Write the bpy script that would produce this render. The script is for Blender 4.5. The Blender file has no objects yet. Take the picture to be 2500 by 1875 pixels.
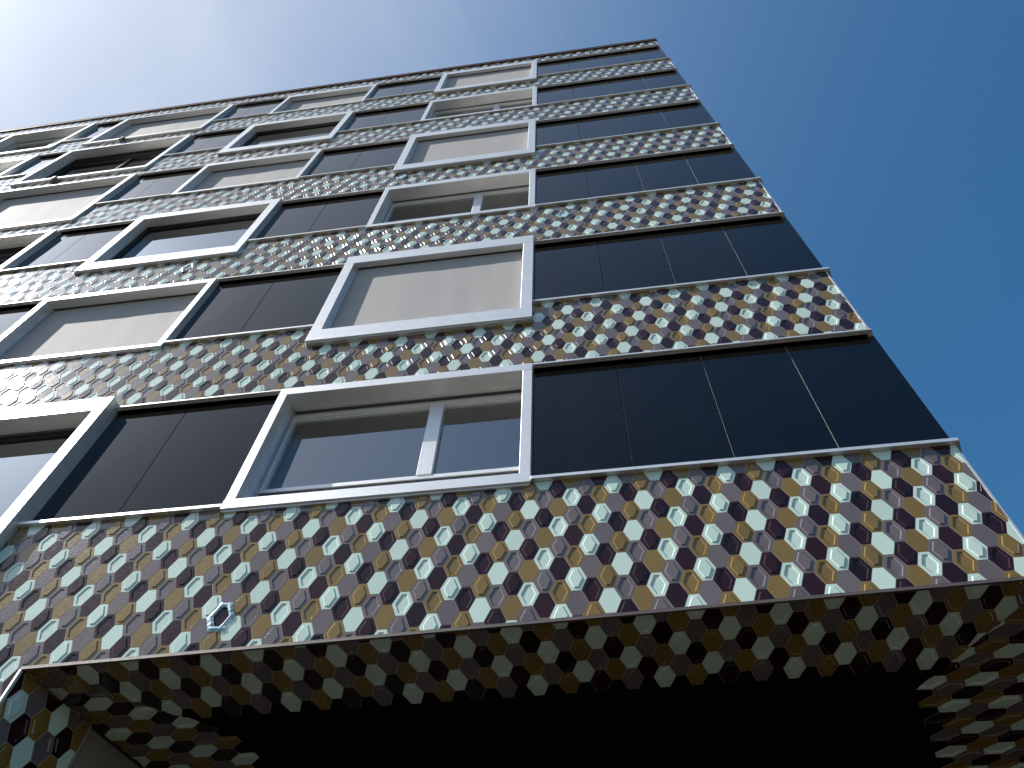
import bpy, math, random
from mathutils import Vector, Matrix
random.seed(7)
scene = bpy.context.scene
col = scene.collection

# ------------------------------------------------------------------ camera
cam_d = bpy.data.cameras.new("camera")
cam = bpy.data.objects.new("camera", cam_d); col.objects.link(cam)
R0 = Vector((0.99016187, 0.13654902, 0.03055865))      # camera right
R1 = Vector((-0.10034852, 0.84515505, -0.52501725))    # camera down
R2 = Vector((-0.09751738, 0.51678555, 0.8505428))      # camera forward
m = Matrix((R0, -R1, -R2)).transposed().to_4x4()
m.translation = Vector((-0.28050507, -3.70879455, 1.6))
cam.matrix_world = m
cam_d.sensor_width = 36.0
cam_d.lens = 1968.532 / 2500.0 * 36.0
cam_d.clip_start = 0.05
cam_d.clip_end = 6000
scene.camera = cam
scene.render.resolution_x, scene.render.resolution_y = 1024, 768

# ------------------------------------------------------------------ sky + sun
SUN = Vector((-0.3257, -0.108, 0.359)).normalized()
SUN_EL = math.asin(SUN.z)
world = bpy.data.worlds.new("World"); scene.world = world; world.use_nodes = True
nt = world.node_tree; N = nt.nodes; L = nt.links
for n in list(N): N.remove(n)
out = N.new("ShaderNodeOutputWorld"); bg = N.new("ShaderNodeBackground")
sky = N.new("ShaderNodeTexSky"); sky.sky_type = 'NISHITA'; sky.sun_disc = False
sky.sun_elevation = SUN_EL
sky.sun_rotation = math.atan2(SUN.x, SUN.y)
sky.altitude = 50; sky.air_density = 1.0; sky.dust_density = 0.8; sky.ozone_density = 2.0; SKYK = 0.080
tc = N.new("ShaderNodeTexCoord")
mp = N.new("ShaderNodeMapping"); mp.inputs['Scale'].default_value = (1.6, 1.1, 2.2); mp.inputs['Rotation'].default_value = (0.3, 0.2, 0.7)
no = N.new("ShaderNodeTexNoise"); no.inputs['Scale'].default_value = 1.7; no.inputs['Detail'].default_value = 7; no.inputs['Roughness'].default_value = 0.58; no.inputs['Distortion'].default_value = 0.6
rp = N.new("ShaderNodeMapRange"); rp.inputs['From Min'].default_value = 0.44; rp.inputs['From Max'].default_value = 0.82; rp.inputs['To Max'].default_value = 0.35; rp.interpolation_type = 'SMOOTHSTEP'
L.new(tc.outputs['Generated'], mp.inputs['Vector']); L.new(mp.outputs[0], no.inputs['Vector']); L.new(no.outputs['Fac'], rp.inputs['Value'])
# blue of the clear sky; a hazy aureole that whitens it towards the sun, broken up by faint cirrus
deep = N.new("ShaderNodeHueSaturation"); deep.inputs['Saturation'].default_value = 1.30; deep.inputs['Hue'].default_value = 0.492
L.new(sky.outputs[0], deep.inputs['Color'])
def wmath(op, a, b=None):
    n = N.new("ShaderNodeMath"); n.operation = op
    for i, v in enumerate((a, b)):
        if v is None: continue
        if isinstance(v, (int, float)): n.inputs[i].default_value = v
        else: L.new(v, n.inputs[i])
    return n.outputs[0]
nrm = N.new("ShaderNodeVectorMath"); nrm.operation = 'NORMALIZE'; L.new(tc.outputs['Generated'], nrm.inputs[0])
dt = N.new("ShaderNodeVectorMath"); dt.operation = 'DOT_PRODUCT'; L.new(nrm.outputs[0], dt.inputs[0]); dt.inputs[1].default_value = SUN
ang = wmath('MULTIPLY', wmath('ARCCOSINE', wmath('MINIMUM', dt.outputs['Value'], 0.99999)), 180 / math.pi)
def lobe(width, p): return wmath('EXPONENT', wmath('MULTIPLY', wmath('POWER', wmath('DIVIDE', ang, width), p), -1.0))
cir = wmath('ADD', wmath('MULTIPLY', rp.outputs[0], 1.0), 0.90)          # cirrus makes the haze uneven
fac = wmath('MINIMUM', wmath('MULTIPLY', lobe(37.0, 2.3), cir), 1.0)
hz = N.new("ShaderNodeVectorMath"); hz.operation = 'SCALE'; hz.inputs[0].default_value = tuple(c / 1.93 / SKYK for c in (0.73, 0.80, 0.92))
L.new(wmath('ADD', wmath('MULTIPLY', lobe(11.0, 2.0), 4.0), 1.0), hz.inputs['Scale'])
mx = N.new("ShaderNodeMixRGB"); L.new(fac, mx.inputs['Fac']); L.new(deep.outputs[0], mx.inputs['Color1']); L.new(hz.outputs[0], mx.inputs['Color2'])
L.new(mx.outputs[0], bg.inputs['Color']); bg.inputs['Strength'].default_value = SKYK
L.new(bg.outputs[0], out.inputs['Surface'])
sun_d = bpy.data.lights.new("sun", 'SUN'); sun_d.energy = 4.2; sun_d.angle = math.radians(0.53); sun_d.color = (1.0, 0.965, 0.91)
sun = bpy.data.objects.new("sun", sun_d); col.objects.link(sun)
sun.rotation_euler = SUN.to_track_quat('Z', 'Y').to_euler(); sun.location = SUN * 60
scene.view_settings.view_transform = 'Standard'; scene.view_settings.look = 'None'
scene.view_settings.gamma = 1.0; scene.view_settings.use_curve_mapping = False
scene.view_settings.exposure = 0.95

# ------------------------------------------------------------------ materials
def mat(name, base, rough=0.5, metal=0.0, ior=1.5, spec=None):
    M = bpy.data.materials.new(name); M.use_nodes = True
    b = M.node_tree.nodes['Principled BSDF']
    b.inputs['Base Color'].default_value = (*base, 1); b.inputs['Roughness'].default_value = rough
    b.inputs['Metallic'].default_value = metal; b.inputs['IOR'].default_value = ior
    if spec is not None: b.inputs['Specular IOR Level'].default_value = spec
    return M
def nodes(M): return M.node_tree.nodes, M.node_tree.links, M.node_tree.nodes['Principled BSDF']
def noise(nd, lk, scale, detail=4, rough=0.5, vec=None, stretch=None):
    t = nd.new("ShaderNodeTexCoord"); n = nd.new("ShaderNodeTexNoise")
    n.inputs['Scale'].default_value = scale; n.inputs['Detail'].default_value = detail; n.inputs['Roughness'].default_value = rough
    g = nd.new("ShaderNodeNewGeometry")
    if stretch:
        mpp = nd.new("ShaderNodeMapping"); mpp.inputs['Scale'].default_value = stretch
        lk.new(g.outputs['Position'], mpp.inputs['Vector']); lk.new(mpp.outputs[0], n.inputs['Vector'])
    else:
        lk.new(g.outputs['Position'], n.inputs['Vector'])
    return n.outputs['Fac']
def maprange(nd, lk, src, a, b, c, d):
    r = nd.new("ShaderNodeMapRange"); r.inputs['From Min'].default_value = a; r.inputs['From Max'].default_value = b
    r.inputs['To Min'].default_value = c; r.inputs['To Max'].default_value = d
    lk.new(src, r.inputs['Value']); return r.outputs[0]
def bump(nd, lk, src, strength, dist, bsdf):
    bp = nd.new("ShaderNodeBump"); bp.inputs['Strength'].default_value = strength; bp.inputs['Distance'].default_value = dist
    lk.new(src, bp.inputs['Height']); lk.new(bp.outputs[0], bsdf.inputs['Normal'])

def tile_mat(name, base, var, rough, ior=1.56):
    M = mat(name, base, rough, 0.0, ior); nd, lk, b = nodes(M)
    at = nd.new("ShaderNodeAttribute"); at.attribute_name = 'tint'
    oi = nd.new("ShaderNodeObjectInfo")
    ad = nd.new("ShaderNodeMath"); ad.operation = 'ADD'; lk.new(at.outputs['Fac'], ad.inputs[0]); lk.new(oi.outputs['Random'], ad.inputs[1])
    fr = nd.new("ShaderNodeMath"); fr.operation = 'FRACT'; lk.new(ad.outputs[0], fr.inputs[0])
    val = maprange(nd, lk, fr.outputs[0], 0, 1, 1 - var, 1 + var)
    hs = nd.new("ShaderNodeHueSaturation"); hs.inputs['Color'].default_value = (*base, 1); lk.new(val, hs.inputs['Value'])
    # dust specks and faint wiped smears
    sp = noise(nd, lk, 170, 2, 0.4); spm = maprange(nd, lk, sp, 0.755, 0.80, 0, 0.22)
    sm = noise(nd, lk, 7, 6, 0.62, stretch=(3.0, 3.0, 0.7)); smm = maprange(nd, lk, sm, 0.50, 0.78, 0.0, 0.010)
    sa = nd.new("ShaderNodeMath"); sa.operation = 'ADD'; lk.new(spm, sa.inputs[0]); lk.new(smm, sa.inputs[1])
    mx = nd.new("ShaderNodeMixRGB"); mx.inputs['Color2'].default_value = (0.55, 0.52, 0.50, 1)
    lk.new(sa.outputs[0], mx.inputs['Fac']); lk.new(hs.outputs[0], mx.inputs['Color1']); lk.new(mx.outputs[0], b.inputs['Base Color'])
    rg = noise(nd, lk, 26, 5, 0.65, stretch=(1, 1, 3.2)); lk.new(maprange(nd, lk, rg, 0.3, 0.7, rough - 0.045, rough + 0.06), b.inputs['Roughness'])
    bump(nd, lk, noise(nd, lk, 45, 4, 0.55), 0.10, 0.004, b)
    return M
TILE = [tile_mat("glaze_mint", (0.50, 0.62, 0.54), 0.06, 0.12),
        tile_mat("glaze_grey", (0.126, 0.102, 0.102), 0.12, 0.125),
        tile_mat("glaze_plum", (0.0200, 0.0050, 0.0062), 0.25, 0.115, 1.40),
        tile_mat("glaze_gold", (0.176, 0.112, 0.024), 0.10, 0.135)]
def grout():
    M = mat("grout", (0.40, 0.33, 0.28), 0.85); nd, lk, b = nodes(M)
    mx = nd.new("ShaderNodeMixRGB"); mx.inputs['Color1'].default_value = (0.62, 0.53, 0.47, 1); mx.inputs['Color2'].default_value = (0.42, 0.35, 0.31, 1)
    lk.new(noise(nd, lk, 9, 5), mx.inputs['Fac']); lk.new(mx.outputs[0], b.inputs['Base Color']); return M
GROUT = grout()
def alu(name, base, rough, metal, dirt=0.17):
    M = mat(name, base, rough, metal); nd, lk, b = nodes(M)
    n1 = noise(nd, lk, 2.2, 6, 0.6, stretch=(1, 1, 4)); n2 = noise(nd, lk, 60, 3, 0.5)
    mx = nd.new("ShaderNodeMixRGB"); mx.inputs['Color1'].default_value = (*base, 1); mx.inputs['Color2'].default_value = (*[c * 0.72 for c in base], 1)
    lk.new(maprange(nd, lk, n1, 0.40, 0.80, 0, dirt * 3), mx.inputs['Fac']); lk.new(mx.outputs[0], b.inputs['Base Color'])
    lk.new(maprange(nd, lk, n2, 0.3, 0.7, rough - 0.05, rough + 0.07), b.inputs['Roughness'])
    bump(nd, lk, noise(nd, lk, 1.1, 2), 0.05, 0.03, b)
    return M
ALU = alu("anodised_aluminium", (0.77, 0.762, 0.745), 0.40, 0.60)
SILLM = alu("sill_aluminium", (0.66, 0.655, 0.645), 0.42, 0.55)
DARKALU = alu("dark_bronze_aluminium", (0.055, 0.055, 0.06), 0.35, 0.5)
BRONZE = alu("bronze_soffit_metal", (0.17, 0.145, 0.118), 0.45, 0.4)
RAILM = alu("rail_aluminium", (0.55, 0.58, 0.61), 0.35, 0.7)
EDGEM = alu("brown_edge_profile", (0.10, 0.080, 0.072), 0.55, 0.1)
PEDGE_LIT = alu("sunlit_panel_edge", (0.50, 0.49, 0.47), 0.5, 0.2)
COPPER = alu("brown_roof_metal", (0.105, 0.048, 0.028), 0.45, 0.4)
def panel_mat():
    M = mat("dark_panel_glass", (0.0015, 0.0022, 0.0035), 0.015, 0.0, 1.39); nd, lk, b = nodes(M)
    sp = maprange(nd, lk, noise(nd, lk, 150, 2, 0.4), 0.775, 0.82, 0, 0.16)
    sm = maprange(nd, lk, noise(nd, lk, 3.0, 6, 0.6, stretch=(1, 1, 0.6)), 0.45, 0.8, 0, 0.006)
    sa = nd.new("ShaderNodeMath"); sa.operation = 'ADD'; lk.new(sp, sa.inputs[0]); lk.new(sm, sa.inputs[1])
    mx = nd.new("ShaderNodeMixRGB"); mx.inputs['Color1'].default_value = (0.0015, 0.0022, 0.0035, 1); mx.inputs['Color2'].default_value = (0.3, 0.3, 0.3, 1)
    lk.new(sa.outputs[0], mx.inputs['Fac']); lk.new(mx.outputs[0], b.inputs['Base Color'])
    lk.new(maprange(nd, lk, noise(nd, lk, 5, 5), 0.3, 0.7, 0.010, 0.022), b.inputs['Roughness'])
    return M
PANEL = panel_mat()
def pane_mat(name, ior):
    M = bpy.data.materials.new(name); M.use_nodes = True; nd, lk = M.node_tree.nodes, M.node_tree.links
    for n in list(nd): nd.remove(n)
    o = nd.new("ShaderNodeOutputMaterial"); mixs = nd.new("ShaderNodeMixShader")
    gl = nd.new("ShaderNodeBsdfGlossy"); gl.inputs['Color'].default_value = (0.90, 0.96, 1.0, 1); gl.inputs['Roughness'].default_value = 0.012
    tr = nd.new("ShaderNodeBsdfTransparent"); tr.inputs['Color'].default_value = (0.70, 0.76, 0.77, 1)
    fr = nd.new("ShaderNodeFresnel"); fr.inputs['IOR'].default_value = ior
    g = nd.new("ShaderNodeNewGeometry"); n = nd.new("ShaderNodeTexNoise"); n.inputs['Scale'].default_value = 1.3; n.inputs['Detail'].default_value = 1
    lk.new(g.outputs['Position'], n.inputs['Vector'])
    bp = nd.new("ShaderNodeBump"); bp.inputs['Strength'].default_value = 0.03; bp.inputs['Distance'].default_value = 0.05
    lk.new(n.outputs['Fac'], bp.inputs['Height']); lk.new(bp.outputs[0], gl.inputs['Normal'])
    lk.new(fr.outputs[0], mixs.inputs['Fac']); lk.new(tr.outputs[0], mixs.inputs[1]); lk.new(gl.outputs[0], mixs.inputs[2]); lk.new(mixs.outputs[0], o.inputs['Surface'])
    return M
PANE = pane_mat("window_glass", 3.1)
PANE2 = pane_mat("mirror_window_glass", 5.0)
def fabric(name, base):
    M = mat(name, base, 0.78, 0.0, 1.4); nd, lk, b = nodes(M)
    mx = nd.new("ShaderNodeMixRGB"); mx.inputs['Color1'].default_value = (*base, 1); mx.inputs['Color2'].default_value = (*[c * 0.80 for c in base], 1)
    lk.new(maprange(nd, lk, noise(nd, lk, 210, 2, 0.5), 0.35, 0.65, 0, 1), mx.inputs['Fac']); lk.new(mx.outputs[0], b.inputs['Base Color'])
    bump(nd, lk, noise(nd, lk, 160, 3, 0.6), 0.25, 0.004, b); return M
BLIND = fabric("blind_fabric", (0.385, 0.365, 0.352))
SCREEN = fabric("white_screen_fabric", (0.20, 0.21, 0.215))
DARK = mat("dark_interior", (0.018, 0.016, 0.015), 0.8)
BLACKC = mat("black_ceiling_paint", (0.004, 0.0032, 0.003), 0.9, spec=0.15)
GREYP = alu("grey_wall_panel", (0.21, 0.19, 0.165), 0.55, 0.1)
def film():
    M = mat("blue_tape_film", (0.34, 0.54, 0.66), 0.45, 0.0, 1.40); nd, lk, b = nodes(M)
    bump(nd, lk, noise(nd, lk, 55, 4, 0.6), 0.4, 0.008, b)
    lk.new(maprange(nd, lk, noise(nd, lk, 34, 4), 0.35, 0.65, 0.30, 0.75), b.inputs['Alpha'])
    return M
TAPE = film()
def ground_mat():
    M = mat("asphalt", (0.06, 0.055, 0.05), 0.9); nd, lk, b = nodes(M)
    mx = nd.new("ShaderNodeMixRGB"); mx.inputs['Color1'].default_value = (0.050, 0.042, 0.029, 1); mx.inputs['Color2'].default_value = (0.030, 0.025, 0.018, 1)
    lk.new(noise(nd, lk, 3, 8, 0.65), mx.inputs['Fac']); lk.new(mx.outputs[0], b.inputs['Base Color'])
    bump(nd, lk, noise(nd, lk, 90, 3), 0.4, 0.01, b); return M
ASPHALT = ground_mat()

# ------------------------------------------------------------------ mesh helpers
class MB:
    def __init__(s): s.v = []; s.f = []; s.mi = []
    def face(s, pts, mi=0):
        i = len(s.v); s.v.extend(pts); s.f.append(tuple(range(i, i + len(pts)))); s.mi.append(mi)
    def box(s, x0, x1, y0, y1, z0, z1, mi=0):
        x0, x1 = min(x0, x1), max(x0, x1); y0, y1 = min(y0, y1), max(y0, y1); z0, z1 = min(z0, z1), max(z0, z1)
        i = len(s.v)
        s.v += [(x0,y0,z0),(x1,y0,z0),(x1,y1,z0),(x0,y1,z0),(x0,y0,z1),(x1,y0,z1),(x1,y1,z1),(x0,y1,z1)]
        for q in ((0,3,2,1),(4,5,6,7),(0,1,5,4),(1,2,6,5),(2,3,7,6),(3,0,4,7)):
            s.f.append(tuple(i + k for k in q)); s.mi.append(mi)
    def bbox(s, x0, x1, y0, y1, z0, z1, r=0.002, mi=0):
        """box with its front (-y) edges chamfered"""
        i = len(s.v)
        s.v += [(x0+r,y0,z0+r),(x1-r,y0,z0+r),(x1-r,y0,z1-r),(x0+r,y0,z1-r),
                (x0,y0+r,z0),(x1,y0+r,z0),(x1,y0+r,z1),(x0,y0+r,z1),
                (x0,y1,z0),(x1,y1,z0),(x1,y1,z1),(x0,y1,z1)]
        qs = [(0,1,2,3),(4,5,1,0),(5,6,2,1),(6,7,3,2),(7,4,0,3),(8,9,5,4),(9,10,6,5),(10,11,7,6),(11,8,4,7),(11,10,9,8)]
        for q in qs: s.f.append(tuple(i + k for k in q)); s.mi.append(mi)
    def prism(s, plan, z0, z1, mi=0):
        """plan: list of (x,y) counter-clockwise seen from above; z0/z1 number or function of x"""
        a = [(x, y, z0(x) if callable(z0) else z0) for x, y in plan]; b = [(x, y, z1(x) if callable(z1) else z1) for x, y in plan]
        n = len(plan); i = len(s.v); s.v += a + b
        s.f.append(tuple(i + k for k in reversed(range(n)))); s.mi.append(mi)
        s.f.append(tuple(i + n + k for k in range(n))); s.mi.append(mi)
        for k in range(n):
            j = (k + 1) % n; s.f.append((i + k, i + j, i + n + j, i + n + k)); s.mi.append(mi)
    def mesh(s, name, mats):
        me = bpy.data.meshes.new(name); me.from_pydata([tuple(p) for p in s.v], [], s.f)
        for x in (mats if isinstance(mats, (list, tuple)) else [mats]): me.materials.append(x)
        if any(s.mi): me.polygons.foreach_set('material_index', s.mi)
        me.update(); return me
    def build(s, name, mats, parent=None):
        o = bpy.data.objects.new(name, s.mesh(name, mats)); col.objects.link(o)
        if parent: o.parent = parent
        return o
def box_obj(name, M, parent, *a, bev=False):
    b = MB(); (b.bbox if bev else b.box)(*a); return b.build(name, M, parent)

# ------------------------------------------------------------------ building frame of reference
# x along the facade, y into the building, z up; the tiled face is the plane y = 0
U1 = 2.2                                    # right-hand corner
E = (0.30, 0.954); Q = (-0.954, 0.30)        # direction of the side wall, and from the side wall inwards
EL = (0.33, 0.944); QL = (0.944, -0.33)      # direction of the left passage wall, and from it inwards
ULEFT = -22.0
def zs(u): return 4.965 + 0.0226 * u         # lower edge of the facade / soffit
H = 3.0187
ZT = {k: 8 + H * (k - 1) + a for k, a in zip(range(1, 7), (-0.010, -0.015, -0.035, -0.045, -0.025, -0.060))}   # underside of spandrel k
ST = {k: 8 + H * (k - 1) + a for k, a in zip(range(1, 7), (-1.682, -1.715, -1.737, -1.820, -1.828, -1.922))}   # top edge of sill
SH, SD = 0.033, 0.036                        # sill face height, projection
ROOF = 23.67
YG = 0.058                                   # face of the dark panels
BAND = {0: (None, ST[1] - SH)}
for k in range(1, 6): BAND[k] = (ZT[k], ST[k + 1] - SH)
BAND[6] = (ZT[6], ROOF)

bld = bpy.data.objects.new("apartment_building", None); col.objects.link(bld)
bld['label'] = "tall apartment building clad in hexagonal mint, gold, plum and grey tiles"
bld['category'] = "building"

def corner(d):                               # outer corner of something projecting d beyond front and side
    return (U1 + 0.734 * d, -d)
def wrap_plan(u0, d, depth, back=0.45):      # L-shaped plan: front strip from u0 to the corner, then along the side wall
    end = (U1 + E[0] * depth, E[1] * depth)
    eo = (end[0] + 0.954 * d, end[1] - 0.30 * d)
    ei = (end[0] - 0.954 * back, end[1] + 0.30 * back)
    return [(u0, -d), corner(d), eo, ei, corner(-back), (u0, back)]

# ------------------------------------------------------------------ windows table
# floor, outer u0,u1,z top,z bottom, inner u0,u1,z top,z bottom, projection, kind, depth of blind/pane plane
def fz(k, r): return 8 + H * (k - 1) + r
WIN = []
def addw(k, colm, u0, u1, zt, zb, iu0, iu1, izt, izb, d, kind, yb):
    WIN.append(dict(k=k, c=colm, u0=u0, u1=u1, zt=fz(k, zt), zb=fz(k, zb), iu0=iu0, iu1=iu1, izt=fz(k, izt), izb=fz(k, izb), d=d, kind=kind, yb=yb))
def top(k): return ZT[k] - fz(k, 0) - 0.001
addw(1, 1, -3.180, -0.797, top(1), -1.742, -3.098, -0.882, -0.125, -1.632, 0.030, 'glass2', 0.215)
addw(3, 1, -3.180, -0.803, top(3), -1.800, -3.104, -0.890, -0.190, -1.715, 0.026, 'glass2', 0.215)
addw(5, 1, -3.185, -0.806, top(5), -1.850, -3.104, -0.892, -0.190, -1.760, 0.022, 'glass2', 0.215)
addw(2, 1, -3.178, -0.808, 0.098, -2.140, -3.058, -0.930, -0.135, -1.905, 0.055, 'blind', 0.040)
addw(4, 1, -3.190, -0.815, 0.004, -2.265, -3.063, -0.938, -0.245, -2.010, 0.055, 'blind', 0.040)
addw(6, 1, -3.190, -0.818, -0.095, -2.320, -3.068, -0.945, -0.345, -2.080, 0.055, 'blind', 0.040)
addw(1, 2, -7.240, -4.862, 0.060, -2.150, -7.120, -4.975, -0.165, -1.910, 0.100, 'glass1', 0.120)
addw(3, 2, -7.300, -4.912, 0.035, -2.195, -7.160, -5.040, -0.165, -1.935, 0.045, 'glass1', 0.140)
addw(5, 2, -7.300, -4.912, -0.050, -2.370, -7.160, -5.040, -0.250, -2.110, 0.045, 'glass1', 0.140)
addw(2, 2, -7.255, -4.902, top(2), -1.815, -7.166, -4.980, -0.130, -1.745, 0.030, 'blind', 0.115)
addw(4, 2, -7.255, -4.935, top(4), -1.890, -7.170, -5.010, -0.190, -1.815, 0.026, 'blind', 0.115)
addw(6, 2, -7.250, -4.915, top(6), -2.040, -7.165, -4.990, -0.260, -1.960, 0.022, 'blind', 0.115)
addw(3, 3, -11.62, -8.700, -0.100, -2.620, -11.52, -8.800, -0.165, -2.520, 0.042, 'slats', 0.200)
addw(4, 3, -11.62, -8.675, -0.110, -2.650, -11.52, -8.775, -0.175, -2.540, 0.042, 'blind', 0.120)
addw(5, 3, -11.62, -8.672, -0.200, -2.660, -11.52, -8.772, -0.265, -2.550, 0.042, 'slats', 0.200)
addw(6, 3, -11.62, -8.665, -0.240, -2.650, -11.52, -8.765, -0.305, -2.540, 0.042, 'blind', 0.120)
addw(5, 4, -14.87, -12.49, top(5), -1.900, -14.78, -12.58, -0.330, -1.810, 0.026, 'glass2', 0.215)
addw(6, 4, -14.87, -12.51, -0.180, -2.470, -14.77, -12.61, -0.260, -2.330, 0.040, 'glass2', 0.215)
addw(4, 4, -14.87, -12.50, -0.020, -2.300, -14.77, -12.61, -0.160, -2.100, 0.045, 'blind', 0.060)
addw(2, 3, -11.40, -8.930, top(2), -1.815, -11.31, -9.020, -0.130, -1.745, 0.030, 'blind', 0.115)

# ------------------------------------------------------------------ tiles
COLS = 0.1; ROWS = 0.2
def inset(d):
    tb = 0.1 - d; cc = 0.065 - d
    ta = (cc - 0.3714 * tb) / 0.9285; wa = cc / 0.9285
    return [(ta, tb), (-ta, tb), (-wa, 0), (-ta, -tb), (ta, -tb), (wa, 0)]
def ring(p, hp, q, hq):
    return [[(*p[i], hp), (*p[(i + 1) % 6], hp), (*q[(i + 1) % 6], hq), (*q[i], hq)] for i in range(6)]
_p0, _p1, _p2, _p3, _p4 = inset(-0.0001), inset(0.0014), inset(0.0019), inset(0.0205), inset(0.0275)
DEP = 0.0055
POLY = []
for rel in range(3):                          # 0 flat, 1 recessed panel, 2 raised panel
    F = ring(_p0, -0.0014, _p1, -0.0014) + ring(_p1, -0.0014, _p2, 0.0)
    if rel == 0: F.append([(*q, 0.0) for q in _p2])
    else:
        h = -DEP if rel == 1 else DEP
        F += ring(_p2, 0.0, _p3, 0.0) + ring(_p3, 0.0, _p4, h) + [[(*q, h) for q in _p4]]
    POLY.append(F)
def clip(polys, na, nb, c):
    """keep na*a+nb*b <= c"""
    res = []
    for P in polys:
        o = []
        for i in range(len(P)):
            p, q = P[i], P[(i + 1) % len(P)]
            dp = na * p[0] + nb * p[1] - c; dq = na * q[0] + nb * q[1] - c
            if dp <= 0: o.append(p)
            if (dp < 0 < dq) or (dq < 0 < dp):
                t = dp / (dp - dq); o.append(tuple(p[k] + t * (q[k] - p[k]) for k in range(3)))
        if len(o) >= 3: res.append(o)
    return res
TMESH = {}
def isgrout(P): return all(abs(q[2] + 0.0014) < 1e-6 for q in P)
def tile_mesh(n, polys=None):
    if polys is None:
        if n % 12 in TMESH: return TMESH[n % 12]
    b = MB()
    for P in (polys or POLY[n % 3]): b.face(P, 1 if isgrout(P) else 0)
    me = b.mesh("hexagonal_tile", [TILE[n % 4], GROUT])
    if polys is None: TMESH[n % 12] = me
    return me
class Stuff:
    def __init__(s): s.v = []; s.f = []; s.mi = []; s.t = []
    def add(s, polys, n, O, A, B, Nn):
        t = random.random()
        for P in polys:
            i = len(s.v)
            for a, b, h in P:
                s.v.append((O[0] + a*A[0] + b*B[0] + h*Nn[0], O[1] + a*A[1] + b*B[1] + h*Nn[1], O[2] + a*A[2] + b*B[2] + h*Nn[2]))
            s.f.append(tuple(range(i, i + len(P)))); s.mi.append(4 if isgrout(P) else n % 4); s.t.append(t)
    def build(s, name, parent):
        me = bpy.data.meshes.new(name); me.from_pydata(s.v, [], s.f)
        for x in TILE + [GROUT]: me.materials.append(x)
        me.polygons.foreach_set('material_index', s.mi)
        a = me.attributes.new('tint', 'FLOAT', 'FACE'); a.data.foreach_set('value', s.t); me.update()
        o = bpy.data.objects.new(name, me); col.objects.link(o); o.parent = parent; o['kind'] = 'stuff'; return o
def tile_obj(name, n, polys, clipped, O, A, B, Nn, parent):
    o = bpy.data.objects.new(name, tile_mesh(n, polys if clipped else None)); col.objects.link(o); o.parent = parent
    M4 = Matrix((Vector(A), Vector(B), Vector(Nn))).transposed().to_4x4()
    # hand-set tiles: a fraction of a degree out of true
    tilt = Matrix.Rotation(random.gauss(0, 0.0022), 4, 'X') @ Matrix.Rotation(random.gauss(0, 0.0022), 4, 'Y')
    M4.translation = Vector(O); o.matrix_basis = M4 @ tilt
    return o
def clip_all(polys, planes, O, A, B):
    """planes in world terms: (nx,ny,nz,c) keep n.p<=c"""
    done = False
    for nx, ny, nz, c in planes:
        na = nx*A[0] + ny*A[1] + nz*A[2]; nb = nx*B[0] + ny*B[1] + nz*B[2]; cc = c - (nx*O[0] + ny*O[1] + nz*O[2])
        reach = max(abs(na) * x + abs(nb) * y for x, y in ((0.07, 0.0), (0.03, 0.1)))
        if reach <= cc: continue
        if -reach >= cc: return None, True
        polys = clip(polys, na, nb, cc); done = True
        if not polys: return None, True
    return polys, done

FA, FB, FN = (1, 0, 0), (0, 0, 1), (0, -1, 0)
def facade_tiles(bandk, ref, n0, umin, sink):
    """lattice through the reference tile ref=(u,z), whose pattern index is n0"""
    zlo, zhi = BAND[bandk]
    c0 = int((umin - ref[0]) / COLS) - 1; c1 = int((U1 + 0.08 - ref[0]) / COLS) + 1
    for c in range(c0, c1 + 1):
        u = ref[0] + c * COLS
        lo = (3.3 if u < -3.93 else zs(u)) if zlo is None else zlo - 0.3
        j0 = int((ref[1] - zhi) / ROWS) - 2; j1 = int((ref[1] - lo) / ROWS) + 2
        for j in range(j0, j1 + 1):
            y = j + (0.5 if c % 2 else 0.0)
            z = ref[1] - y * ROWS
            n = int(round(n0 + y + 1.5 * c))
            O = (u, 0.0, z)
            pieces = [(POLY[n % 3], [(1, 0, 0, U1 - 0.012), (0, 0, 1, zhi - 0.001)])]
            free = False
            for w in WIN:
                if abs(z - (w['zt'] + w['zb']) / 2) > 1.7 or not (w['u0'] - 0.075 < u < w['u1'] + 0.075) or w['k'] not in (bandk, bandk + 1): continue
                e = 0.01; new = []
                for P, pl in pieces:
                    if u < w['u0'] + 0.1: new.append((P, pl + [(1, 0, 0, w['u0'] + e)]))
                    if u > w['u1'] - 0.1: new.append((P, pl + [(-1, 0, 0, -(w['u1'] - e))]))
                    ins = [(-1, 0, 0, -(w['u0'] + e)), (1, 0, 0, w['u1'] - e)]
                    if w['k'] == bandk: new.append((P, pl + ins + [(0, 0, -1, -(w['zt'] - e)), 'free']))
                    else: new.append((P, pl + ins + [(0, 0, 1, w['zb'] + e)]))
                pieces = new
            if zlo is None and u > -4.1:
                low = [(0.0226, 0, -1, -(4.965 + 0.016))]
                if u > -3.92: pieces = [(P, pl + low) for P, pl in pieces]
                else: pieces = [(P, pl + low + [(-1, 0, 0, 4.012)]) for P, pl in pieces] + [(P, pl + [(1, 0, 0, -4.012)]) for P, pl in pieces]
            res, anyc = [], False
            for P, pl in pieces:
                if zlo is not None and 'free' not in pl: pl = pl + [(0, 0, -1, -(zlo + 0.021))]
                P2, cl = clip_all(P, [q for q in pl if q != 'free'], O, FA, FB)
                if P2: res += P2; anyc = anyc or cl
            if res: sink(n, res, anyc or len(pieces) > 1, O)

# ------------------------------------------------------------------ ground
g = MB(); s_ = 900.0; g.face([(-s_, -s_, 0), (s_, -s_, 0), (s_, s_, 0), (-s_, s_, 0)])
gr = g.build("ground", ASPHALT); gr['kind'] = 'structure'

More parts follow.
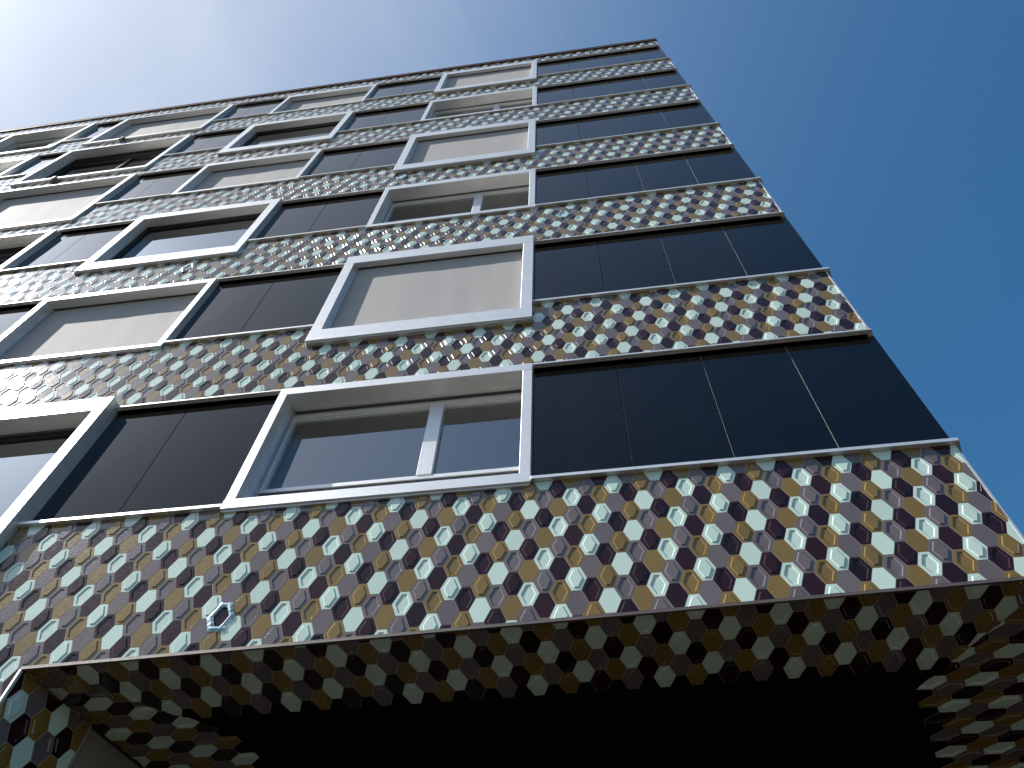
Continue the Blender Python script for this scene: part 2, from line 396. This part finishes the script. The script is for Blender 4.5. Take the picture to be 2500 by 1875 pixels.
# ------------------------------------------------------------------ building mass
core = MB(); dd = 16.0
core.prism([(ULEFT, 0.75), (U1 - 0.6, 0.75), (U1 - 0.6 + E[0] * dd, 0.75 + E[1] * dd), (ULEFT + E[0] * dd, 0.75 + E[1] * dd)], 5.6, ROOF - 0.3)
core.build("core", DARK, bld)
# left ground-floor wall and passage wall
gw = MB()
LW = 3.0
gw.prism([(ULEFT, 0.0080), (-4.0 - 0.010, 0.0080), (-4.0 - 0.010 + EL[0] * 0.617, EL[1] * 0.617), (-4.0 + EL[0] * 0.617 - 0.5, EL[1] * 0.617), (ULEFT, 0.5)], 0, lambda x: zs(max(x, -8)) - 0.0)
gw.build("ground_floor_wall", GROUT, bld)
gp = MB()
a0 = (-4.0 + EL[0] * 0.620 - QL[0] * 0.012, EL[1] * 0.620 - QL[1] * 0.012); a1 = (a0[0] + EL[0] * 7, a0[1] + EL[1] * 7)
gp.prism([a0, (a0[0] - QL[0] * 0.3, a0[1] - QL[1] * 0.3), (a1[0] - QL[0] * 0.3, a1[1] - QL[1] * 0.3), a1][::-1], 0, lambda x: zs(x) - 0.012)
gp.build("passage_wall_panel", GREYP, bld)
ge = MB()
b0 = (a0[0] + QL[0] * 0.012, a0[1] + QL[1] * 0.012)
ge.prism([b0, (b0[0] + EL[0] * 0.012, b0[1] + EL[1] * 0.012), (b0[0] + EL[0] * 0.012 - QL[0] * 0.03, b0[1] + EL[1] * 0.012 - QL[1] * 0.03), (b0[0] - QL[0] * 0.03, b0[1] - QL[1] * 0.03)], 0, lambda x: zs(x) - 0.004)
ge.build("panel_edge_trim", RAILM, bld)
# far wall of the passage, in deep shade
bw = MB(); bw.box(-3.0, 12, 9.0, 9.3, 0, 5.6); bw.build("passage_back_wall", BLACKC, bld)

# soffit: grout bed of the tiled borders and black ceiling
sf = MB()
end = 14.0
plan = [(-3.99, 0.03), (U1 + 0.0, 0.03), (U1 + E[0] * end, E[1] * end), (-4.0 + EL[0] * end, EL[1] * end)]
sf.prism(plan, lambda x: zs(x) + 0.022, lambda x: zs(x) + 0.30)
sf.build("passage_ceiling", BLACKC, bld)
def soff(x): return zs(x)
bed = MB()
def strip(pts):
    bed.prism(pts, lambda x: zs(x) + 0.0078, lambda x: zs(x) + 0.021)
mitL = (0.70, 0.487); mitR = (-0.331, 0.444)
def onL(t): return (-4.0 + mitL[0] * t, mitL[1] * t)
def onR(t): return (U1 + mitR[0] * t, mitR[1] * t + 0.05)
# (front border bed stops short of the scalloped row ends)
strip([(-4.0, 0.004), (U1, 0.004), onR(1.05), (-3.35, 0.452)])
strip([(-4.0, 0.005), (-3.42, 0.41), (-4 + EL[0]*6 + QL[0]*0.58, EL[1]*6 + QL[1]*0.58), (-4 + EL[0]*6, EL[1]*6)][::1])
strip([(U1, 0.004), (U1 + E[0]*6, E[1]*6), (U1 + E[0]*6 + Q[0]*0.58, E[1]*6 + Q[1]*0.58), (U1 + mitR[0]*1.1, mitR[1]*1.1 + 0.05)])
bedo = bed.build("soffit", GROUT, bld)

# ------------------------------------------------------------------ spandrels (tile beds), trims and sills
def col_windows(k): return sorted([w for w in WIN if w['k'] == k], key=lambda w: -w['u1'])
SPAN = {}
for k in range(0, 7):
    zlo, zhi = BAND[k]; b = MB()
    cuts = {ULEFT, U1 - 0.75}
    below = col_windows(k) if k else []; above = col_windows(k + 1)
    for w in below + above: cuts |= {w['u0'] + 0.02, w['u1'] - 0.02}
    cs = sorted(cuts)
    for x0, x1 in zip(cs, cs[1:]):
        xm = (x0 + x1) / 2; a, c = zlo, zhi
        for w in below:
            if w['u0'] < xm < w['u1'] and a is not None: a = w['zt'] - 0.05
        for w in above:
            if w['u0'] < xm < w['u1']: c = min(c, w['zb'] + 0.05)
        if a is None: b.prism([(x0, 0.0075), (x1, 0.0075), (x1, 0.50), (x0, 0.50)], (lambda x: zs(max(x, -8)) + 0.0082), c)
        else: b.box(x0, x1, 0.0075, 0.50, a, c)
    # corner block and the first metres of the side wall
    x0 = cs[-1]; z0 = (lambda x: zs(x) + 0.0082) if zlo is None else zlo
    p = [(x0, 0.0075), (U1 - 0.006, 0.0075), (U1 + E[0] * 9, E[1] * 9), (U1 + E[0] * 9 - 0.5, E[1] * 9 + 0.15), (U1 - 0.5 + E[0] * 0.5, 0.5), (x0, 0.50)]
    b.prism(p, z0, zhi)
    SPAN[k] = b.build("spandrel", GROUT, bld)
    # metal corner profile
    t = MB(); c = U1
    t.prism([(c - 0.012, -0.004), (c + 0.003, -0.004), (c + 0.012, 0.012), (c + 0.004, 0.014), (c - 0.004, 0.004), (c - 0.012, 0.004)], (lambda x: zs(U1) + 0.01) if zlo is None else zlo + 0.01, zhi - 0.002)
    t.build("corner_trim", SILLM, bld)

def gaps(k):                                  # stretches of the dark strip between windows
    ws = col_windows(k); g = []; right = None
    for w in ws:
        g.append((w['u1'], right)); right = w['u0']
    g.append((ULEFT, right)); return g
for k in range(1, 7):
    for u0, u1 in gaps(k):
        wrap = u1 is None
        # drip profile under the spandrel
        b = MB(); z0, z1 = ZT[k] - 0.001, ZT[k] + 0.020
        if wrap: b.prism(wrap_plan(u0 + 0.004, 0.014, 8.0, 0.03), z0, z1)
        else: b.bbox(u0 + 0.004, u1 - 0.004, -0.014, 0.03, z0, z1, 0.001)
        b.build("drip_trim", ALU, bld)
        b = MB()
        if wrap: b.prism(wrap_plan(u0 + 0.004, -0.0305, 8.0, 0.40), z0 + 0.001, z0 + 0.006)
        else: b.box(u0 + 0.004, u1 - 0.004, 0.0305, 0.13, z0 + 0.001, z0 + 0.006)
        b.build("strip_soffit", BRONZE, bld)
        # sill
        zt, zb = ST[k], ST[k] - SH
        segs = [(u0 + 0.003, None)] if wrap else [(u0 + 0.003, u1 - 0.003)]
        for a, c in segs:
            b = MB()
            if wrap:
                sp = u0 + 1.93
                b.bbox(a, sp - 0.001, -SD, 0.12, zb, zt, 0.0015); b.build("sill", ALU, bld)
                b = MB(); b.prism(wrap_plan(sp + 0.001, SD, 8.0, 0.12), zb, zt)
            else: b.bbox(a, c, -SD, 0.12, zb, zt, 0.0015)
            b.build("sill", ALU, bld)
        # dark panels; edge colour paints sunlit joints light and shaded joints dark
        za, zc = ST[k] - 0.02, ZT[k] + 0.012
        if wrap: js = [u0 - 0.02, -0.041, 0.710, 1.461, 2.240]
        elif u1 > -3.5: js = [u0 - 0.02, -4.122, u1 + 0.02]
        elif u1 > -8: js = [u0 - 0.02, -8.140, u1 + 0.02]
        elif u1 > -12: js = [u0 - 0.02, u1 + 0.02]
        else:
            n_ = max(1, int((u1 - u0) / 0.9)); js = [u0 - 0.02 + (u1 - u0 + 0.04) * i / n_ for i in range(n_ + 1)]
        if len(js) > 12: js = js[-5:]
        for x0, x1 in zip(js, js[1:]):
            g2 = 0.0045; b = MB(); lo, hi = x0 + g2, x1 - g2
            tilt = random.gauss(0, 0.0009)
            b.box(lo, hi, YG, YG + 0.022, za, zc, 1)
            o = b.build("glass_panel", [PANEL, PEDGE_LIT if wrap else DARKALU], bld)
            o.data.polygons[2].material_index = 0
            o.data.vertices[0].co.y += tilt; o.data.vertices[1].co.y -= tilt
        b = MB(); b.box(js[0], js[-1] - (0.06 if wrap else 0), YG + 0.030, 0.5, za - 0.1, zc - 0.0); b.build("strip_backing", DARK, bld)
        if wrap:                               # the strip goes on round the corner
            p0 = (2.240, YG); 
            for i in range(8):
                s0, s1 = 0.006 + i * 0.9, i * 0.9 + 0.892
                q0 = (p0[0] + E[0]*s0, p0[1] + E[1]*s0); q1 = (p0[0] + E[0]*s1, p0[1] + E[1]*s1)
                b = MB(); b.prism([q0, q1, (q1[0] - 0.02, q1[1] + 0.006), (q0[0] - 0.02, q0[1] + 0.006)], za, zc)
                b.build("glass_panel", PANEL, bld)

# front lower edge and left jamb edge profiles
b = MB(); b.prism([(-4.012, -0.006), (U1 + 0.004, -0.006), (U1 + 0.004, 0.010), (-4.012, 0.010)], lambda x: zs(x) - 0.009, lambda x: zs(x) + 0.007)
b.build("lower_edge_trim", EDGEM, bld)
b = MB(); b.prism([(-4.012, -0.006), (U1 + 0.004, -0.006), (U1 + 0.004, 0.004), (-4.012, 0.004)], lambda x: zs(x) + 0.008, lambda x: zs(x) + 0.014)
b.build("lower_edge_trim", EDGEM, bld)
b = MB(); b.prism([(-4.012, -0.006), (-3.998, -0.006), (-3.992, 0.012), (-4.012, 0.004)], 0.02, zs(-4) - 0.010)
b.build("jamb_edge_trim", SILLM, bld)

# roof edge
def cap(d, z0, z1, name, M, u0, u1=None):
    b = MB()
    if u1 is None: b.prism(wrap_plan(u0, d, 9.0, 0.40), z0, z1)
    else: b.bbox(u0, u1, -d, 0.40, z0, z1, 0.003)
    b.build(name, M, bld)
for i in range(8):
    u = ULEFT + 3.0 * i
    if i < 7: cap(0.034, ROOF - 0.008, ROOF + 0.10, "roof_edge", COPPER, u + 0.002, u + 2.998)
    else: cap(0.034, ROOF - 0.008, ROOF + 0.10, "roof_edge", COPPER, u + 0.002)
for i in range(6):
    u = ULEFT + 4.0 * i
    if i < 5: cap(0.043, ROOF + 0.101, ROOF + 0.125, "roof_cap", COPPER, u + 0.0015, u + 3.9985)
    else: cap(0.043, ROOF + 0.101, ROOF + 0.125, "roof_cap", COPPER, u + 0.0015)

# ------------------------------------------------------------------ windows
def ripple_blind(name, M, parent, u0, u1, y, z0, z1, seed):
    b = MB(); nx, nz = 60, 20; rng = random.Random(seed); ph = [rng.uniform(0, 6.28) for _ in range(4)]; am = rng.uniform(0.7, 1.3)
    def yy(s, t):
        edge = min(1, 5 * s) * min(1, 5 * (1 - s)) * min(1, 4 * (1 - t))
        return y + am * edge * (0.0022 * math.sin(9 * s + ph[0] + 0.8 * t) + 0.0016 * math.sin(23 * s + ph[1] - 1.5 * t) * (s ** 1.5) + 0.0010 * math.sin(41 * s + ph[2] + 4 * t) * s)
    i0 = len(b.v)
    for j in range(nz + 1):
        for i in range(nx + 1):
            s, t = i / nx, j / nz; b.v.append((u0 + (u1 - u0) * s, yy(s, t), z0 + (z1 - z0) * t))
    for j in range(nz):
        for i in range(nx):
            a = i0 + j * (nx + 1) + i; b.f.append((a, a + 1, a + nx + 2, a + nx + 1)); b.mi.append(0)
    # back face for thickness
    b.face([(u1, y + 0.012, z0), (u0, y + 0.012, z0), (u0, y + 0.012, z1), (u1, y + 0.012, z1)])
    o = b.build(name, M, parent)
    for p in o.data.polygons: p.use_smooth = True
    return o

def make_window(w, seed):
    d, yb, kind = w['d'], w['yb'], w['kind']
    u0, u1, zt, zb, iu0, iu1, izt, izb = (w[x] for x in ('u0', 'u1', 'zt', 'zb', 'iu0', 'iu1', 'izt', 'izb'))
    rev = yb + 0.03 if kind == 'blind' else (0.172 if kind == 'glass2' else yb - 0.045)
    g = 0.0012
    # the window itself: the casing behind the frame
    b = MB()
    for a in ((u0 + .012, iu0 - .004, rev, 0.50, zb + .012, zt - .012), (iu1 + .004, u1 - .012, rev, 0.50, zb + .012, zt - .012),
              (iu0 - .004, iu1 + .004, rev, 0.50, izt + .004, zt - .012), (iu0 - .004, iu1 + .004, rev, 0.50, zb + .012, izb - .004)): b.box(*a)
    win = b.build("window", DARKALU, bld)
    box_obj("frame_sill", ALU, win, u0 - .002, u1 + .002, -d - 0.004, rev, zb, izb - g, bev=True)
    box_obj("frame_jamb", ALU, win, u0, iu0, -d, rev, izb, izt, bev=True)
    box_obj("frame_jamb", ALU, win, iu1, u1, -d, rev, izb, izt, bev=True)
    box_obj("frame_head", ALU, win, u0, u1, -d, rev, izt + g, zt, bev=True)
    if d > 0.028:                              # lower return of the projecting frame
        box_obj("drip_return", SILLM, win, u0 + .006, u1 - .006, -d + 0.012, 0.05, zb - 0.022, zb - 0.0005)
    room = MB(); room.face([(u0, 0.72, zb), (u1, 0.72, zb), (u1, 0.72, zt), (u0, 0.72, zt)]); 
    if kind == 'blind':
        box_obj("guide_rail", RAILM, win, iu0, iu0 + 0.034, yb - 0.022, yb + 0.02, izb, izt)
        box_obj("guide_rail", RAILM, win, iu1 - 0.024, iu1, yb - 0.022, yb + 0.02, izb, izt)
        ripple_blind("blind", BLIND, win, iu0 + 0.03, iu1 - 0.02, yb, izb - 0.0, izt - 0.010, seed)
        box_obj("blind_slot", DARKALU, win, iu0 + .03, iu1 - .02, yb - 0.02, yb + 0.02, izt - 0.009, izt - 0.001)
        return win
    if kind == 'glass2':
        su0, su1 = iu0 + 0.045, iu1 - 0.035; pz1 = izt - 0.10; pz0 = izb + 0.37
        box_obj("blind_track", DARKALU, win, iu0 + .02, iu1 - .02, rev + 0.001, rev + 0.012, izt - 0.03, izt + 0.003)
        box_obj("guide_rail", RAILM, win, iu0, iu0 + 0.030, rev - 0.05, rev + 0.03, izb, izt)
        box_obj("sash_rail", ALU, win, iu0, iu1, rev + 0.013, 0.26, pz1, izt - 0.012, bev=True)
        box_obj("sash_bead", ALU, win, iu0, iu1, rev + 0.03, 0.26, pz1 - 0.018, pz1 - 0.001, bev=True)
        box_obj("sash_rail", ALU, win, iu0, iu1, rev + 0.013, 0.26, pz0 - 0.045, pz0, bev=True)
        box_obj("dark_gap_strip", DARKALU, win, iu0, iu1, rev + 0.024, 0.26, izb, pz0 - 0.046)  # dark strip put in for the shaded gap between sill and sash rail
        box_obj("sash_stile", ALU, win, iu0, su0, rev + 0.013, 0.26, pz0, pz1, bev=True)
        box_obj("sash_stile", ALU, win, su1, iu1, rev + 0.013, 0.26, pz0, pz1, bev=True)
        mu = iu0 + (iu1 - iu0) * 0.632
        box_obj("mullion", ALU, win, mu - 0.063, mu + 0.063, rev + 0.005, 0.255, pz0, pz1, bev=True)
        yp = yb + 0.015
        box_obj("pane", PANE, win, su0, mu - 0.063, yp, yp + 0.006, pz0, pz1)
        box_obj("pane", PANE, win, mu + 0.063, su1, yp, yp + 0.006, pz0, pz1)
        room.build("room_wall", DARK, win)
    elif kind == 'glass1':
        pz1, pz0 = izt - 0.06, izb + 0.05
        for i, (dy, dz) in enumerate(((0.0, 0.035), (0.022, 0.06))):
            box_obj("sash_rail", DARKALU, win, iu0, iu1, rev + dy, rev + dy + 0.02, izt - dz, izt)
            box_obj("sash_stile", DARKALU, win, iu0, iu0 + dz * 0.8, rev + dy, rev + dy + 0.02, izb, izt - dz)
            box_obj("sash_stile", DARKALU, win, iu1 - dz * 0.8, iu1, rev + dy, rev + dy + 0.02, izb, izt - dz)
        box_obj("sash_rail", DARKALU, win, iu0, iu1, rev, rev + 0.042, izb, pz0)
        box_obj("pane", PANE2, win, iu0 + .04, iu1 - .04, yb, yb + 0.006, pz0, pz1)
        ripple_blind("interior_screen", SCREEN, win, iu0 + .02, iu1 - .02, yb + 0.035, izb, izt - 0.01, seed)
        room.build("room_wall", DARK, win)
    elif kind == 'slats':
        pz1, pz0 = izt - 0.10, izb + 0.10
        for i in range(9):
            z = izt - 0.03 - i * 0.034
            box_obj("slat", DARKALU, win, iu0 + .03, iu1 - .03, yb - 0.05, yb - 0.004, z - 0.004, z)
        box_obj("sash_rail", DARKALU, win, iu0, iu1, yb, yb + 0.06, izt - 0.40, izt - 0.33)
        box_obj("sash_rail", ALU, win, iu0, iu1, yb - 0.01, yb + 0.06, izb, pz0)
        box_obj("sash_stile", DARKALU, win, iu0, iu0 + 0.06, yb, yb + 0.06, pz0, izt - 0.40)
        box_obj("sash_stile", DARKALU, win, iu1 - 0.06, iu1, yb, yb + 0.06, pz0, izt - 0.40)
        mu = iu0 + (iu1 - iu0) * 0.55
        box_obj("mullion", DARKALU, win, mu - 0.03, mu + 0.03, yb, yb + 0.06, pz0, izt - 0.40)
        box_obj("pane", PANE, win, iu0 + .06, mu - .03, yb + 0.03, yb + 0.036, pz0, izt - 0.40)
        box_obj("pane", PANE, win, mu + .03, iu1 - .06, yb + 0.03, yb + 0.036, pz0, izt - 0.40)
        room.build("room_wall", DARK, win)
    return win
for i, w in enumerate(WIN):
    win = make_window(w, i)
    if w['c'] == 3 and w['k'] in (5, 6):       # square bracket under the large frames
        ub = w['u0'] + (0.95 if w['k'] == 5 else 1.0)
        b = MB(); b.bbox(ub, ub + 0.075, -w['d'] - 0.045, 0.0, w['zb'] - 0.10, w['zb'] + 0.03, 0.004); b.box(ub + 0.012, ub + 0.063, -w['d'] - 0.040, 0.0, w['zb'] - 0.16, w['zb'] - 0.10)
        b.build("bracket", GREYP, win)

# ------------------------------------------------------------------ lay the tiles
stuff = Stuff()
REF = {0: ((0.0, 5.982), 0), 1: ((0.352, 9.055), 0), 2: ((1.880, 11.556), 0), 3: ((2.088, 14.640), 0),
       4: ((2.087, 17.119), 0), 5: ((2.080, 20.40), 0), 6: ((2.05, 23.32), 0)}
UMIN = {0: -9, 1: -10, 2: -12, 3: -15, 4: -17, 5: -19, 6: -20.5}
cand = []
def sink0(n, P, cl, O): cand.append((n, P, cl, O))
facade_tiles(0, *REF[0], UMIN[0], sink0)
Rm = (R0, R1, R2); CP = Vector((-0.28050507, -3.70879455, 1.6))
def px(O):
    d = Vector(O) - CP; x, y, z = d.dot(R0), d.dot(R1), d.dot(R2)
    return (1250 + 1968.5 * x / z, 937.5 + 1968.5 * y / z, z) if z > 0.1 else (-1e6, -1e6, 1e6)
def show(O):
    x, y, z = px(O)
    return 1.0 / z if -40 < x < 2540 and -40 < y < 1915 else 0
cand.sort(key=lambda t: -show(t[3]))
for i, (n, P, cl, O) in enumerate(cand):
    if i < 300 and show(O) > 0: tile_obj("wall_tile", n, P, cl, O, FA, FB, FN, SPAN[0])
    else: stuff.add(P, n, O, FA, FB, FN)
for k in range(1, 7):
    facade_tiles(k, *REF[k], UMIN[k], lambda n, P, cl, O: stuff.add(P, n, O, FA, FB, FN))
# side wall (seen only from further right)
SA, SB, SN = (E[0], E[1], 0), (0, 0, 1), (0.954, -0.30, 0)
for k in range(0, 7):
    zlo, zhi = BAND[k]; lo = zs(U1) + 0.01 if zlo is None else zlo + 0.02
    for c in range(0, 34):
        s = 0.06 + c * COLS
        for j in range(-1, 9):
            y = j + (0.5 if c % 2 else 0); z = zhi - y * ROWS
            O = (U1 + E[0] * s, E[1] * s, z); n = int(round(5 + y + 1.5 * c))
            P, cl = clip_all(POLY[n % 3], [(0, 0, 1, zhi - .001), (0, 0, -1, -lo), (-E[0], -E[1], 0, -(U1 * E[0] + 0.012))], O, SA, SB)
            if P: stuff.add(P, n, O, SA, SB, SN)
# soffit borders
scand = []
def mitre_planes(which):
    # lines through the corners, keep n.p <= c
    lx, ly = mitL; ln = math.hypot(lx, ly); nl = (ly / ln, -lx / ln)           # positive = front side
    rx, ry = mitR; rn = math.hypot(rx, ry); nr = (-ry / rn, rx / rn)           # positive = left/front... set below
    cl_ = nl[0] * -4.0; cr_ = nr[0] * U1 + nr[1] * 0.05
    return nl, cl_, nr, cr_
nl, cl_, nr, cr_ = mitre_planes(0)
g = 0.0012
SFA, SFB, SFN = (1, 0, 0.0226), (0, -1, 0), (0.0226, 0, -1)
for c in range(-56, 9):
    for j in range(-2, 4):
        y = j + (0.5 if c % 2 else 0.0)
        over = y > 2.5 or (c % 2 == 0 and y > 2)
        if y > 4: continue
        u = 1.492 + c * COLS; Y = 0.121 + ROWS * y - 0.024 * (1.492 - u)
        n = int(round(4 + y + 1.5 * c)); O = (u, Y, zs(u))
        pl = [(0, -1, 0, -0.012), (-nl[0], -nl[1], 0, -cl_ - g), (-nr[0], -nr[1], 0, -cr_ - g) if (nr[0] * 0 + nr[1] * 0 - cr_) > 0 else (nr[0], nr[1], 0, cr_ - g), (1, 0, 0, U1)]
        P, cl = clip_all(POLY[n % 3], pl, O, SFA, SFB)
        if over: continue
        if P: scand.append((n, P, cl, O, SFA, SFB, SFN))
LA, LB, LN = (EL[0], EL[1], EL[0] * 0.0226), (QL[0], QL[1], QL[0] * 0.0226), (0.0226, 0, -1)
for c in range(-11, 24):
    for j in range(-3, 4):
        y = j + (0.5 if c % 2 else 0.0)
        if y > 2: continue
        s, q = 0.982 + c * COLS, 0.289 + y * ROWS
        n = int(round(4 - (y + 1.5 * c))); O = (-4 + EL[0]*s + QL[0]*q, EL[1]*s + QL[1]*q); O = (*O, zs(O[0]))
        pl = [(nl[0], nl[1], 0, cl_ - g), (-QL[0], -QL[1], 0, 4.0 * QL[0] - 0.002)]
        P, cl = clip_all(POLY[n % 3], pl, O, LA, LB)
        if P: scand.append((n, P, cl, O, LA, LB, LN))
RA, RB, RN = (E[0], E[1], E[0] * 0.0226), (-Q[0], -Q[1], -Q[0] * 0.0226), (0.0226, 0, -1)
kr = 0.965
for c in range(-9, 26):
    for j in range(-4, 3):
        y = j + (0.5 if c % 2 else 0.0)
        over = y > 1.5 or (c % 2 == 0 and y > 1)
        if y > 2: continue
        s, q = 0.743 + c * COLS * kr, 0.494 + y * ROWS
        n = int(round(4 + y + 1.5 * c)); O = (U1 + E[0]*s + Q[0]*q, E[1]*s + Q[1]*q); O = (*O, zs(O[0]))
        sgn = 1 if (nr[0] * 0 + nr[1] * 0 - cr_) > 0 else -1
        pl = [(sgn * nr[0], sgn * nr[1], 0, sgn * cr_ - g), (0.954, -0.30, 0, U1 * 0.954 - 0.004)]
        P, cl = clip_all([[(a * kr, b, h) for a, b, h in f] for f in POLY[n % 3]], pl, O, RA, RB)
        if over: continue
        if P: scand.append((n, P, True, O, RA, RB, RN))
scand.sort(key=lambda t: -show(t[3]))
for i, (n, P, cl, O, A, B, Nn) in enumerate(scand):
    if i < 300 and show(O) > 0: tile_obj("soffit_tile", n, P, cl, O, A, B, Nn, bedo)
    else: stuff.add(P, n, O, A, B, Nn)
# passage wall (left)
JA, JB, JN = (EL[0], EL[1], 0), (0, 0, 1), (QL[0], QL[1], 0)
for c in range(-2, 7):
    for j in range(-3, 12):
        y = j + (0.5 if c % 2 else 0.0)
        s, z = 0.101 + c * COLS, 4.673 - y * ROWS
        n = int(round(8 + y + 1.5 * c)); O = (-4 + EL[0]*s, EL[1]*s, z)
        pl = [(0, 0, 1, zs(O[0]) - 0.004), (-EL[0], -EL[1], 0, 4.0 * EL[0] - 0.012), (EL[0], EL[1], 0, -4.0 * EL[0] + 0.617)]
        P, cl = clip_all(POLY[n % 3], pl, O, JA, JB)
        if not P: continue
        if show(O) > 0: tile_obj("passage_tile", n, P, cl, O, JA, JB, JN, bld)
        else: stuff.add(P, n, O, JA, JB, JN)
stuff.build("tile_cladding", bld)

# ------------------------------------------------------------------ blue tape round single tiles
def tape(u, z, label, seed):
    rng = random.Random(seed)
    e = bpy.data.objects.new("masking_tape", None); col.objects.link(e); e.location = (u, -0.001, z)
    e['label'] = label; e['category'] = "tape"; e['group'] = "blue tape frames on the facade tiles"
    V = inset(0.0)
    for i in range(6):
        p, q = Vector(V[i]), Vector(V[(i + 1) % 6]); d = (q - p).normalized(); nrm = Vector((d.y, -d.x))
        p = p - d * rng.uniform(0.010, 0.034); q = q + d * rng.uniform(0.008, 0.032)
        nseg = 7; wi, wo = rng.uniform(0.012, 0.022), rng.uniform(0.016, 0.032); b = MB(); rows = []
        lift = 0.0035 + 0.0012 * i
        for k in range(nseg + 1):
            t = k / nseg; m_ = p.lerp(q, t); ji = rng.uniform(-.002, .002); jo = rng.uniform(-.003, .003)
            h = lift + rng.uniform(0, 0.0035)
            a = m_ + nrm * (wo + jo); c = m_ - nrm * (wi + ji)
            rows.append(((a.x, -h * 0.5, a.y), (m_.x, -h - 0.003, m_.y), (c.x, -h * 0.6, c.y)))
        for k in range(nseg):
            for s in range(2):
                b.face([rows[k][s], rows[k][s + 1], rows[k + 1][s + 1], rows[k + 1][s]])
                f = [rows[k][s], rows[k][s + 1], rows[k + 1][s + 1], rows[k + 1][s]]
                b.face([(x, y + 0.0012, z2) for x, y, z2 in reversed(f)])
        b.build("tape_strip", TAPE, e)
def near_tile(k, u, z):
    ref, n0 = REF[k]; best = None
    for c in range(int((u - ref[0]) / COLS) - 2, int((u - ref[0]) / COLS) + 3):
        for j in range(int((ref[1] - z) / ROWS) - 2, int((ref[1] - z) / ROWS) + 3):
            y = j + (0.5 if c % 2 else 0); p = (ref[0] + c * COLS, ref[1] - y * ROWS); dd_ = (p[0] - u) ** 2 + (p[1] - z) ** 2
            if best is None or dd_ < best[0]: best = (dd_, p)
    return best[1]
tape(*near_tile(0, -2.817, 5.19), "shiny blue tape framing a plum tile in the lowest tile band", 1)
tape(*near_tile(2, -0.449, 11.838), "blue tape framing a mint tile below the right-hand dark panels", 2)
tape(*near_tile(2, -5.525, 11.618), "pale blue tape framing a grey tile under the second window column", 3)
tape(*near_tile(3, -2.936, 14.536), "faint blue tape patch at the lower left corner of a projecting window", 4)
